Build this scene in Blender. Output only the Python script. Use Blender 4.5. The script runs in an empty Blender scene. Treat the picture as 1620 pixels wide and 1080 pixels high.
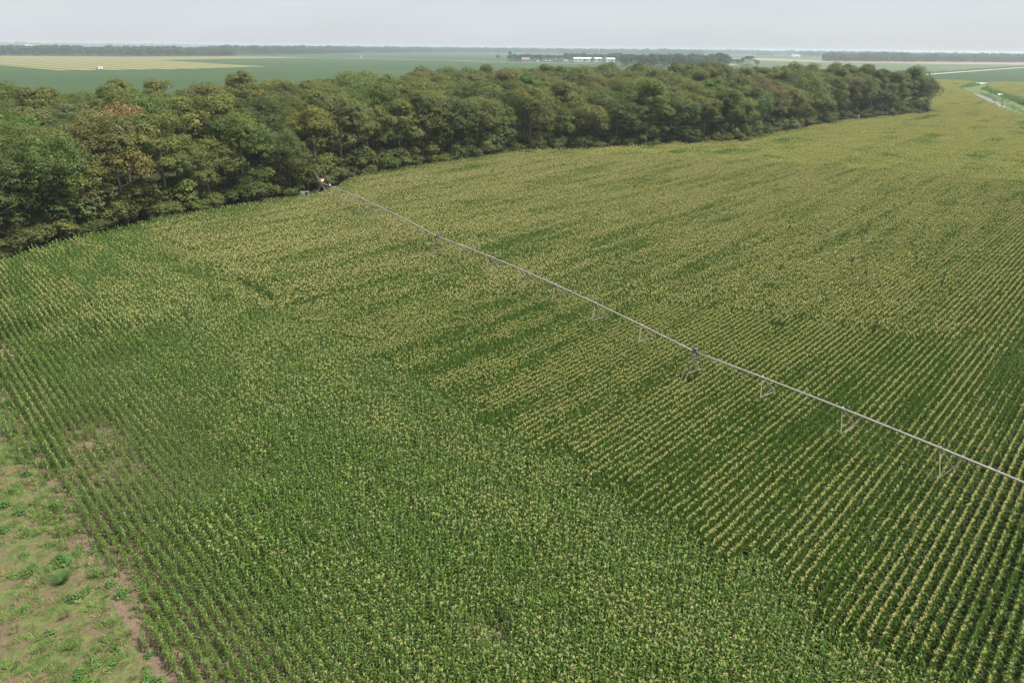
import bpy, math, random
import numpy as np
from mathutils import noise, Vector

# ------------------------------------------------------------------ camera, sky, sun, exposure
S = bpy.context.scene
COL = S.collection
CAM_H = 28.0
PITCH, ROLL = math.radians(23.25), math.radians(0.566)
cam_d = bpy.data.cameras.new('camera')
cam_d.sensor_width = 36.0; cam_d.lens = 24.0
cam_d.clip_start = 0.5; cam_d.clip_end = 60000
cam = bpy.data.objects.new('camera', cam_d); COL.objects.link(cam)
_f = np.array([0, math.cos(PITCH), -math.sin(PITCH)])
_u0 = np.array([0, math.sin(PITCH), math.cos(PITCH)]); _r0 = np.array([1., 0, 0])
_r = math.cos(ROLL)*_r0 + math.sin(ROLL)*_u0
_u = -math.sin(ROLL)*_r0 + math.cos(ROLL)*_u0
from mathutils import Matrix
cam.matrix_world = Matrix(((_r[0], _u[0], -_f[0], 0), (_r[1], _u[1], -_f[1], 0), (_r[2], _u[2], -_f[2], CAM_H), (0, 0, 0, 1)))
S.camera = cam
SUN_EL, SUN_AZ = math.radians(58), math.radians(98)      # azimuth from +Y towards +X
W = bpy.data.worlds.new('World'); S.world = W; W.use_nodes = True
wn = W.node_tree.nodes; wl = W.node_tree.links
sky = wn.new('ShaderNodeTexSky'); sky.sky_type = 'NISHITA'; sky.sun_disc = False
sky.sun_elevation = SUN_EL; sky.sun_rotation = SUN_AZ
sky.air_density = 1.0; sky.dust_density = 1.0; sky.ozone_density = 1.0
milk = wn.new('ShaderNodeMix'); milk.data_type = 'RGBA'; milk.inputs[0].default_value = .72      # milky summer haze over the whole sky
wl.new(sky.outputs[0], milk.inputs[6]); milk.inputs[7].default_value = (5.45, 5.8, 6.4, 1)
veil = wn.new('ShaderNodeTexNoise'); veil.inputs['Scale'].default_value = 5; veil.inputs['Detail'].default_value = 4          # faint uneven high cloud
vm = wn.new('ShaderNodeMapRange'); vm.inputs[3].default_value = .93; vm.inputs[4].default_value = 1.07; wl.new(veil.outputs[0], vm.inputs[0])
vs = wn.new('ShaderNodeMapping'); vs.inputs['Scale'].default_value = (1, 1, 4); tc = wn.new('ShaderNodeTexCoord'); wl.new(tc.outputs['Generated'], vs.inputs[0]); wl.new(vs.outputs[0], veil.inputs[0])
vmul = wn.new('ShaderNodeVectorMath'); vmul.operation = 'SCALE'; wl.new(milk.outputs[2], vmul.inputs[0]); wl.new(vm.outputs[0], vmul.inputs['Scale'])
wl.new(vmul.outputs[0], wn['Background'].inputs[0]); wn['Background'].inputs[1].default_value = 0.081
sl = bpy.data.lights.new('sun', 'SUN'); sl.energy = 4.6; sl.angle = math.radians(6); sl.color = (1, .95, .87)
sun = bpy.data.objects.new('sun', sl); COL.objects.link(sun)
sd = Vector((math.sin(SUN_AZ)*math.cos(SUN_EL), math.cos(SUN_AZ)*math.cos(SUN_EL), math.sin(SUN_EL)))
sun.rotation_euler = sd.to_track_quat('Z', 'Y').to_euler(); sun.location = (0, 0, 200)
S.view_settings.view_transform = 'Standard'; S.view_settings.look = 'None'
S.view_settings.exposure = 0.72; S.view_settings.gamma = 1
cy = S.cycles
cy.max_bounces = 5; cy.diffuse_bounces = 3; cy.glossy_bounces = 2; cy.transmission_bounces = 3
cy.volume_bounces = 2; cy.transparent_max_bounces = 8; cy.caustics_reflective = False; cy.caustics_refractive = False

# ------------------------------------------------------------------ survey helpers
F = 1080.0
def G(px, py, h=0.0):
    """place on the level z=h that was surveyed from the photograph"""
    d = _f + _r*(px-810)/F + _u*(540-py)/F
    t = (h-CAM_H)/d[2]
    return np.array([d[0]*t, d[1]*t])
def proj(P):
    q = np.atleast_2d(np.asarray(P, float)).copy()
    if q.shape[1] == 2: q = np.c_[q, np.zeros(len(q))]
    q = q - np.array([0, 0, CAM_H])
    z = q@_f; zz = np.where(z > .5, z, .5)
    return np.where(z > .5, 810+F*(q@_r)/zz, -9e9), 540-F*(q@_u)/zz, z
def inpoly(pts, poly):
    x, y = pts[:, 0], pts[:, 1]; c = np.zeros(len(pts), bool)
    n = len(poly)
    for i in range(n):
        x1, y1 = poly[i]; x2, y2 = poly[(i+1) % n]
        if y1 == y2: continue
        c ^= ((y1 > y) != (y2 > y)) & (x < (x2-x1)*(y-y1)/(y2-y1)+x1)
    return c
def rng(s): return np.random.default_rng(s)
def nz(x, y, s=0.): return noise.noise(Vector((x, y, s)))
def nrm(v): return v/np.maximum(np.linalg.norm(v, axis=-1, keepdims=True), 1e-9)
ORD = 'zeroth first second third fourth fifth sixth seventh eighth ninth tenth eleventh twelfth thirteenth fourteenth fifteenth sixteenth seventeenth eighteenth nineteenth twentieth'.split()
TENS = {2: 'twenty', 3: 'thirty', 4: 'forty'}
def ordn(n): return ORD[n] if n <= 20 else (TENS[n//10]+'-'+ORD[n % 10] if n % 10 else TENS[n//10][:-1]+'ieth')

# ------------------------------------------------------------------ materials
def mat(name): 
    m = bpy.data.materials.new(name); m.use_nodes = True
    m.node_tree.nodes.clear()
    return m, m.node_tree.nodes, m.node_tree.links
def out(m, sock):
    o = m.node_tree.nodes.new('ShaderNodeOutputMaterial'); m.node_tree.links.new(sock, o.inputs[0])
def mathn(N, L, op, a, b=None, clamp=False):
    n = N.new('ShaderNodeMath'); n.operation = op; n.use_clamp = clamp
    for i, v in enumerate((a, b)):
        if v is None: continue
        if hasattr(v, 'links'): L.new(v, n.inputs[i])
        else: n.inputs[i].default_value = v
    return n.outputs[0]
def mixc(N, L, fac, a, b, mode='MIX'):
    n = N.new('ShaderNodeMix'); n.data_type = 'RGBA'; n.blend_type = mode
    for i, v in ((0, fac), (6, a), (7, b)):
        if hasattr(v, 'links'): L.new(v, n.inputs[i])
        elif i == 0: n.inputs[0].default_value = v
        else: n.inputs[i].default_value = (*v, 1)
    return n.outputs[2]
def noisen(N, L, scale, detail=3, vec=None, rough=.55):
    n = N.new('ShaderNodeTexNoise'); n.inputs['Scale'].default_value = scale; n.inputs['Detail'].default_value = detail
    n.inputs['Roughness'].default_value = rough
    if vec is not None: L.new(vec, n.inputs['Vector'])
    return n.outputs['Fac']
def ramp(N, L, fac, lo, hi):
    n = N.new('ShaderNodeMapRange'); n.inputs[1].default_value = lo; n.inputs[2].default_value = hi
    n.interpolation_type = 'SMOOTHSTEP'; L.new(fac, n.inputs[0]); return n.outputs[0]
def pos(N): return N.new('ShaderNodeNewGeometry').outputs['Position']
def mapping(N, L, v, scale=(1, 1, 1), rot=(0, 0, 0)):
    n = N.new('ShaderNodeMapping'); n.inputs['Scale'].default_value = scale; n.inputs['Rotation'].default_value = rot
    n.vector_type = 'POINT'; L.new(v, n.inputs[0]); return n.outputs[0]
def bsdf(N, L, col, rough=.8, spec=.3, metal=0.):
    b = N.new('ShaderNodeBsdfPrincipled')
    if hasattr(col, 'links'): L.new(col, b.inputs['Base Color'])
    else: b.inputs['Base Color'].default_value = (*col, 1)
    if hasattr(rough, 'links'): L.new(rough, b.inputs['Roughness'])
    else: b.inputs['Roughness'].default_value = rough
    b.inputs['Specular IOR Level'].default_value = spec; b.inputs['Metallic'].default_value = metal
    return b
def leaf_mat(name, rough, spec, trans, use_obj=False, rnd=.25, hue_noise=0.0):
    m, N, L = mat(name)
    a = N.new('ShaderNodeAttribute'); a.attribute_name = 'Col'
    c = a.outputs['Color']
    oi = N.new('ShaderNodeObjectInfo')
    if use_obj: c = mixc(N, L, 1.0, c, oi.outputs['Color'], 'MULTIPLY')
    k = mathn(N, L, 'MULTIPLY_ADD', oi.outputs['Random'], rnd*2); N[-1].inputs[2].default_value = 1-rnd
    cc = N.new('ShaderNodeCombineColor')
    k2 = mathn(N, L, 'MULTIPLY_ADD', oi.outputs['Random'], rnd*1.0); N[-1].inputs[2].default_value = 1-rnd*.5
    L.new(k, cc.inputs[0]); L.new(k2, cc.inputs[1]); L.new(k2, cc.inputs[2])
    c = mixc(N, L, 1.0, c, cc.outputs[0], 'MULTIPLY')
    b = bsdf(N, L, c, rough, spec)
    t = N.new('ShaderNodeBsdfTranslucent')
    ct = mixc(N, L, 1.0, c, (1.15, 1.2, .7), 'MULTIPLY'); L.new(ct, t.inputs[0])
    mx = N.new('ShaderNodeMixShader'); mx.inputs[0].default_value = trans
    L.new(b.outputs[0], mx.inputs[1]); L.new(t.outputs[0], mx.inputs[2]); out(m, mx.outputs[0])
    return m
def plain(name, col, rough=.6, spec=.4, metal=0., var=.15, scale=3.):
    m, N, L = mat(name)
    n = noisen(N, L, scale, 4, pos(N))
    c = mixc(N, L, n, tuple(v*(1-var) for v in col), tuple(min(1, v*(1+var)) for v in col))
    out(m, bsdf(N, L, c, rough, spec, metal).outputs[0]); return m

M_CORN = leaf_mat('corn_leaf', .45, .32, .25, rnd=.06)
M_TASSEL = leaf_mat('corn_tassel', .8, .1, .2, rnd=.04)
M_LEAF = leaf_mat('tree_leaf', .6, .2, .28, use_obj=True, rnd=.07)
M_WEED = leaf_mat('weed_leaf', .6, .2, .25, rnd=.2)
def bark_m():
    m, N, L = mat('bark'); p = mapping(N, L, pos(N), (3, 3, .7))
    c = mixc(N, L, noisen(N, L, 1.5, 5, p), (.15, .13, .105), (.34, .30, .25))
    out(m, bsdf(N, L, c, .9, .1).outputs[0]); return m
M_BARK = bark_m()
def soil_m():
    m, N, L = mat('field_soil'); p = pos(N)
    a = noisen(N, L, .25, 5, p); b = noisen(N, L, 6., 4, p); g = noisen(N, L, 40., 3, p)
    c = mixc(N, L, ramp(N, L, a, .35, .7), (.125, .086, .058), (.19, .136, .095))
    c = mixc(N, L, ramp(N, L, b, .35, .75), c, (.24, .18, .13))
    c = mixc(N, L, mathn(N, L, 'MULTIPLY', g, .5), c, (.11, .075, .052))
    bs = bsdf(N, L, c, .95, .1)
    bp = N.new('ShaderNodeBump'); bp.inputs['Strength'].default_value = .6; bp.inputs['Distance'].default_value = .06
    L.new(g, bp.inputs['Height']); L.new(bp.outputs[0], bs.inputs['Normal'])
    out(m, bs.outputs[0]); return m
M_SOIL = soil_m()
def weedy_m():
    m, N, L = mat('weedy_ground'); p = pos(N)
    st = mapping(N, L, p, (1, 1, 1), (0, 0, math.radians(-40))); st = mapping(N, L, st, (.8, 1.7, 1))
    a = noisen(N, L, .55, 5, st, .62); b = noisen(N, L, 3.5, 5, p, .65); g = noisen(N, L, 30., 3, p)
    soil = mixc(N, L, ramp(N, L, b, .3, .75), (.145, .10, .064), (.225, .165, .108))
    soil = mixc(N, L, mathn(N, L, 'MULTIPLY', g, .45), soil, (.15, .10, .07))
    gr = mixc(N, L, ramp(N, L, b, .3, .7), (.095, .128, .038), (.15, .165, .062))
    fac = ramp(N, L, mathn(N, L, 'ADD', mathn(N, L, 'MULTIPLY', a, .6), mathn(N, L, 'MULTIPLY', b, .45)), .455, .57)
    c = mixc(N, L, fac, soil, gr)
    bs = bsdf(N, L, c, .95, .1)
    bp = N.new('ShaderNodeBump'); bp.inputs['Strength'].default_value = .7; bp.inputs['Distance'].default_value = .08
    L.new(mathn(N, L, 'ADD', g, fac), bp.inputs['Height']); L.new(bp.outputs[0], bs.inputs['Normal'])
    out(m, bs.outputs[0]); return m
M_WEEDY = weedy_m()
def crop_m(name, c1, c2, c3, s1=.004, s2=.03, stretch=(1, 3, 1), rot=0., rowscale=0., rowfac=.2):
    """a low crop seen from far away: broad patches, finer mottling, rows"""
    m, N, L = mat(name); p = pos(N)
    q = mapping(N, L, mapping(N, L, p, (1, 1, 1), (0, 0, rot)), stretch)
    a = noisen(N, L, s1, 5, q); b = noisen(N, L, s2, 5, q); g = noisen(N, L, .6, 4, p)
    c = mixc(N, L, ramp(N, L, a, .35, .68), c1, c2)
    c = mixc(N, L, mathn(N, L, 'MULTIPLY', ramp(N, L, b, .45, .8), .6), c, c3)
    c = mixc(N, L, mathn(N, L, 'MULTIPLY', g, .35), c, tuple(v*.55 for v in c1))
    if rowscale:
        w = N.new('ShaderNodeTexWave'); w.inputs['Scale'].default_value = rowscale; w.bands_direction = 'Y'; w.inputs['Distortion'].default_value = .6
        w.inputs['Detail'].default_value = 1
        L.new(mapping(N, L, p, (1, 1, 1), (0, 0, rot)), w.inputs[0])
        c = mixc(N, L, mathn(N, L, 'MULTIPLY', ramp(N, L, w.outputs['Fac'], .5, .85), rowfac), c, (.075, .105, .042))
    out(m, bsdf(N, L, c, .95, .05).outputs[0]); return m
M_SOY = crop_m('soybean_crop', (.045, .083, .031), (.058, .093, .036), (.082, .104, .044), .003, .02, (1, 2.5, 1))
M_MIX = crop_m('mixed_crop', (.062, .112, .050), (.15, .155, .08), (.21, .19, .11), .0035, .012, (1, 4.5, 1), math.radians(-6))
M_TAN = crop_m('ripe_strip_crop', (.27, .235, .10), (.25, .22, .10), (.19, .19, .08), .004, .02, (1, 3, 1), math.radians(42.3), .0105, 1.0)
M_TANF = crop_m('ripe_crop', (.29, .24, .15), (.25, .22, .13), (.15, .17, .09), .003, .014, (1, 5, 1), math.radians(-4))
M_GRASS = crop_m('rough_grass', (.105, .15, .055), (.15, .18, .075), (.19, .17, .105), .03, .12, (1.6, .8, 1), math.radians(30))
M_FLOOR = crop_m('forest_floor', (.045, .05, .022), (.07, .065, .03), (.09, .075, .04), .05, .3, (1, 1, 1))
M_EDGE = crop_m('edge_grass', (.15, .20, .055), (.22, .22, .08), (.32, .22, .13), .07, .25, (1, 1, 1))
M_GRAVEL = plain('gravel', (.42, .40, .36), .95, .1, 0, .15, .4)
def water_m():
    m, N, L = mat('ditch_water')
    n = noisen(N, L, 1.2, 3, pos(N)); b = bsdf(N, L, (.17, .17, .145), .38, .3)
    bp = N.new('ShaderNodeBump'); bp.inputs['Strength'].default_value = .08; L.new(n, bp.inputs['Height']); L.new(bp.outputs[0], b.inputs['Normal'])
    out(m, b.outputs[0]); return m
M_WATER = water_m()
M_GALV = plain('galvanised_steel', (.36, .33, .29), .65, .3, .1, .35, .9)
M_STRUT = plain('rusted_steel', (.34, .27, .22), .65, .4, .2, .3, 1.5)
M_DARKST = plain('dark_steel', (.15, .145, .14), .6, .4, .3)
M_TYRE = plain('tyre_rubber', (.035, .033, .032), .9, .2)
M_CREAM = plain('cream_paint', (.66, .58, .40), .5)
M_RUST = plain('red_oxide', (.24, .115, .075), .7)
M_WHITE = plain('white_paint', (.82, .82, .80), .5, .4, 0, .04)
M_GREYP = plain('grey_paint', (.33, .35, .37), .5)
M_REDROOF = plain('red_roof', (.25, .175, .145), .7)
M_BRICK = plain('pale_wall', (.58, .47, .38), .85)
M_GLASS = plain('dark_glass', (.03, .035, .045), .15, .6)
M_POLE = plain('pole_wood', (.42, .39, .35), .9, .1)

# ------------------------------------------------------------------ mesh helpers
class MB:
    def __init__(s): s.v = []; s.f = []; s.n = 0; s.c = []
    def add(s, V, Fc, col=None):
        V = np.asarray(V, float); s.v.append(V); s.f.extend([tuple(int(i)+s.n for i in q) for q in Fc])
        s.c.append(np.tile(np.array([*(col if col is not None else (1, 1, 1)), 1.0]), (len(V), 1))); s.n += len(V)
    def box(s, c, size, rz=0., R=None):
        x, y, z = np.array(size)/2
        V = np.array([[-x, -y, -z], [x, -y, -z], [x, y, -z], [-x, y, -z], [-x, -y, z], [x, -y, z], [x, y, z], [-x, y, z]])
        cz, sz = math.cos(rz), math.sin(rz)
        V = V@np.array([[cz, sz, 0], [-sz, cz, 0], [0, 0, 1]])
        s.add(V+np.array(c), [(0, 3, 2, 1), (4, 5, 6, 7), (0, 1, 5, 4), (1, 2, 6, 5), (2, 3, 7, 6), (3, 0, 4, 7)])
    def tube(s, pts, rad, sides=6, cap=True):
        pts = np.asarray(pts, float); k = len(pts); rad = np.broadcast_to(rad, (k,))
        d = np.gradient(pts, axis=0); d = nrm(d)
        ref = np.array([0, 0, 1.]) if abs(d[0][2]) < .9 else np.array([1., 0, 0])
        a = nrm(np.cross(d, ref)); b = np.cross(d, a)
        th = np.arange(sides)*2*math.pi/sides
        V = pts[:, None]+rad[:, None, None]*(np.cos(th)[None, :, None]*a[:, None]+np.sin(th)[None, :, None]*b[:, None])
        Fc = [(i*sides+j, i*sides+(j+1) % sides, (i+1)*sides+(j+1) % sides, (i+1)*sides+j) for i in range(k-1) for j in range(sides)]
        if cap: Fc += [tuple(range(sides))[::-1], tuple((k-1)*sides+j for j in range(sides))]
        s.add(V.reshape(-1, 3), Fc)
    def mesh(s, name, m, smooth=False):
        return mk(name, np.concatenate(s.v), s.f, m, np.concatenate(s.c), smooth)
    def build(s, name, m, parent=None, smooth=False, origin=None):
        V = np.concatenate(s.v)
        if origin is not None: V = V-np.array(origin)
        o = bpy.data.objects.new(name, mk(name, V, s.f, m, np.concatenate(s.c), smooth)); COL.objects.link(o)
        if origin is not None: o.location = origin
        if parent: o.parent = parent
        return o
def mk(name, V, Fc, m, C=None, smooth=False):
    me = bpy.data.meshes.new(name)
    if isinstance(Fc, np.ndarray):
        me.vertices.add(len(V)); me.vertices.foreach_set('co', np.asarray(V, np.float32).ravel())
        k = Fc.shape[1]; me.loops.add(Fc.size); me.loops.foreach_set('vertex_index', Fc.astype(np.int32).ravel())
        me.polygons.add(len(Fc)); me.polygons.foreach_set('loop_start', np.arange(0, Fc.size, k, dtype=np.int32))
        me.update(calc_edges=True)
    else:
        me.from_pydata([tuple(p) for p in V], [], Fc); me.update()
    if C is not None:
        at = me.color_attributes.new('Col', 'FLOAT_COLOR', 'POINT'); at.data.foreach_set('color', np.asarray(C, np.float32).ravel())
    if m is not None: me.materials.append(m)
    if smooth: me.polygons.foreach_set('use_smooth', np.ones(len(me.polygons), bool))
    return me
def tag(o, label, cat, group=None):
    o['label'] = label; o['category'] = cat
    if group: o['group'] = group
    return o
def empty(name, loc, rz=0.):
    o = bpy.data.objects.new(name, None); COL.objects.link(o); o.location = loc; o.rotation_euler = (0, 0, rz); o.empty_display_size = .5
    return o
def sheet(name, poly, z, m, kind='structure', label=None):
    me = mk(name, [(p[0], p[1], z) for p in poly], [tuple(range(len(poly)))], m)
    if me.polygons[0].normal.z < 0: me.flip_normals()
    o = bpy.data.objects.new(name, me); COL.objects.link(o); o['kind'] = kind
    if label: o['label'] = label
    return o
def strip(name, pts, w, z, m):
    pts = np.asarray(pts, float); d = nrm(np.gradient(pts, axis=0)); n = np.c_[-d[:, 1], d[:, 0]]*w/2
    k = len(pts); V = np.r_[np.c_[pts+n, np.full(k, z)], np.c_[pts-n, np.full(k, z)]]
    me = mk(name, V, [(k+i, k+i+1, i+1, i) for i in range(k-1)], m)
    o = bpy.data.objects.new(name, me); COL.objects.link(o); o['kind'] = 'structure'; return o

def scatter(name, protos, P, rot, scl, idx, label, parent=None, color=None):
    """one stuff object: plants growing from its points"""
    col = bpy.data.collections.new(name+'_source')
    for i, me in enumerate(protos):
        o = bpy.data.objects.new('%s_kind_%03d' % (name, i), me); col.objects.link(o)
        if color: o.color = (*color, 1)
    n = len(P); P = np.asarray(P, float)
    if P.shape[1] == 2: P = np.c_[P, np.zeros(n)]
    me = bpy.data.meshes.new(name); me.vertices.add(n); me.vertices.foreach_set('co', P.astype(np.float32).ravel())
    scl = np.asarray(scl, np.float32)
    if scl.ndim == 1: scl = np.repeat(scl[:, None], 3, 1)
    rv = np.zeros((n, 3), np.float32); rv[:, 2] = rot
    a = me.attributes.new('p_rot', 'FLOAT_VECTOR', 'POINT'); a.data.foreach_set('vector', rv.ravel())
    a = me.attributes.new('p_scl', 'FLOAT_VECTOR', 'POINT'); a.data.foreach_set('vector', scl.ravel())
    a = me.attributes.new('p_idx', 'INT', 'POINT'); a.data.foreach_set('value', np.asarray(idx, np.int32))
    o = bpy.data.objects.new(name, me); COL.objects.link(o); o['kind'] = 'stuff'; o['label'] = label
    if color: o.color = (*color, 1)
    t = bpy.data.node_groups.new(name+'_growth', 'GeometryNodeTree')
    t.interface.new_socket('Geometry', in_out='INPUT', socket_type='NodeSocketGeometry')
    t.interface.new_socket('Geometry', in_out='OUTPUT', socket_type='NodeSocketGeometry')
    N, L = t.nodes, t.links
    gi = N.new('NodeGroupInput'); go = N.new('NodeGroupOutput')
    ci = N.new('GeometryNodeCollectionInfo'); ci.inputs['Collection'].default_value = col
    ci.inputs['Separate Children'].default_value = True; ci.inputs['Reset Children'].default_value = True
    ip = N.new('GeometryNodeInstanceOnPoints'); ip.inputs['Pick Instance'].default_value = True
    def at(nm, ty):
        a = N.new('GeometryNodeInputNamedAttribute'); a.data_type = ty; a.inputs[0].default_value = nm; return a.outputs[0]
    L.new(gi.outputs[0], ip.inputs['Points']); L.new(ci.outputs[0], ip.inputs['Instance'])
    L.new(at('p_idx', 'INT'), ip.inputs['Instance Index'])
    e2r = N.new('FunctionNodeEulerToRotation'); L.new(at('p_rot', 'FLOAT_VECTOR'), e2r.inputs[0])
    L.new(e2r.outputs[0], ip.inputs['Rotation']); L.new(at('p_scl', 'FLOAT_VECTOR'), ip.inputs['Scale'])
    L.new(ip.outputs[0], go.inputs[0])
    mod = o.modifiers.new('growth', 'NODES'); mod.node_group = t
    return o

# ------------------------------------------------------------------ survey: outlines on the ground
WF = [np.array(p, float) for p in ((-112, 38), (-92, 63), (-74, 89), (-67.5, 100.5), (-60, 112), (-53.5, 122), (-43, 137), (-35.5, 154), (-19.4, 174), (3.1, 198), (35, 209.5), (71, 223.5), (94, 254.5), (143.5, 304), (200, 345))]
WB = [np.array(p, float) for p in ((207, 358), (205, 385), (185, 415), (117, 470), (54, 425), (-22, 398), (-51, 341), (-72, 265), (-103, 218), (-122, 200), (-150, 205), (-185, 190), (-190, 120), (-150, 60))]
WOOD = np.array(WF+WB)
def offset_line(line, d):
    line = np.asarray(line, float); t = nrm(np.gradient(line, axis=0)); n = np.c_[t[:, 1], -t[:, 0]]
    return line+n*np.asarray(d).reshape(-1, 1)
WFa = np.array(WF)
corn_top = offset_line(WFa, [3, 3, 2.8, 3.2, 2.6, 3.6, 7.0, 1.6, 1.3, 1.4, 1.4, 1.5, 1.6, 2, 3])   # field margin along the wood
NB = np.array([.724, .69]); P0 = np.array([6.2, 37.3]); DH = np.array([-.69, .724])
ditchL = [G(1515, 137.5, 2.1), G(1530, 144, 2.1), G(1545, 151.5, 2.2), G(1562, 160.5, 2.2), G(1592, 173.5, 2.2), G(1625, 184, 2.1), np.array([205, 270]), np.array([150, 170]), np.array([110, 100]), np.array([62, 30])]
edgeL = [P0-27.2*NB+DH*t for t in (-36, 0, 30, 62, 84)]
CORN = np.array(edgeL+list(corn_top[3:])+[np.array([206, 351]), np.array([210, 362]), np.array([213, 385]), np.array([222, 430]), np.array([262, 560]), G(1430, 129), G(1460, 129), G(1500, 129.5), G(1540, 131.5), G(1538, 133.2)]+ditchL)
CORN2 = np.array([G(1566, 132.8), G(1640, 133), G(1720, 136), G(1760, 165), G(1640, 166, 1), G(1590, 148.5, 1), G(1562, 139.5, 1)])

# ------------------------------------------------------------------ ground, fields, roads, water
ground = sheet('ground', [(-26000, -3000), (26000, -3000), (26000, 30000), (-26000, 30000)], -.25, M_SOY)
mixed_field = sheet('mixed_field', [G(1170, 101), G(1100, 92.5), G(1310, 92), G(1900, 95), G(1900, 106), G(1620, 108), G(1500, 116), G(1400, 122.5), G(1330, 124)], -.12, M_MIX)
far_tan = sheet('ripe_field', [G(1150, 93.8), G(1300, 98.7), G(1620, 103), G(1900, 105.5), G(1900, 99.5), G(1620, 98.3), G(1310, 96.5), G(1180, 91.2)], -.06, M_TANF)
sheet('ripe_field', [G(1120, 99.7), G(1160, 101.2), G(1172, 103.5), G(1100, 103.6)], -.06, M_TANF)
strip_field = sheet('ripe_strip_field', [G(-300, 84.5), G(0, 88.6), G(200, 90), G(372, 89.4), G(500, 91.3), G(350, 93.5), G(250, 95.5), G(425, 105.3), G(300, 109.2), G(95, 111.8), G(0, 103.2), G(-300, 86)], -.06, M_TAN)
field_soil = sheet('field_soil', [CORN.min(0)*0+p for p in CORN], .0, M_SOIL)
sheet('field_soil', list(CORN2), -.004, M_SOIL)
e0, e1 = P0-26.2*NB-DH*60, P0-26.2*NB+DH*110
weedy = sheet('weedy_ground', [e0, e1, e1-NB*60, e0-NB*60], .006, M_WEEDY)
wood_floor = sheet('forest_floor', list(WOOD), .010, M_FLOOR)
edge_grass = sheet('edge_grass', [p for p in WFa]+[p for p in corn_top[::-1]], .014, M_EDGE)
bank = sheet('grass_bank', [G(1514, 137), G(1545, 132.5), G(1552, 132), G(1566, 134), G(1562, 139.5), G(1590, 148.5), G(1640, 166), np.array([330, 330]), np.array([200, 180]), np.array([112, 98])]+ditchL[::-1][2:], -.03, M_GRASS)
water = strip('water', [G(1545, 148.8), G(1552, 152.2), G(1559, 155.5), G(1567, 159.5), G(1574, 162.8), G(1583, 167), G(1593, 170.5)], 5.0, .02, M_WATER)
road_right = strip('gravel_road', [G(1385, 124.2), G(1409, 122.2), G(1440, 120), G(1475, 117.4), G(1508, 114.9), G(1560, 111), G(1620, 106.8), G(1700, 102)], 9, .02, M_GRAVEL)
road_farm = strip('farm_road', [G(420, 90.2), G(540, 92.2), G(655, 94.6), G(722, 96.0), G(800, 98.5), G(900, 100.6), G(1010, 102.6), G(1060, 103.6)], 15, .02, M_GRAVEL)
track = strip('farm_track', [G(1542, 132.4), G(1549, 131.3), G(1558, 130.9)], 13, .03, M_GRAVEL)

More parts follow.
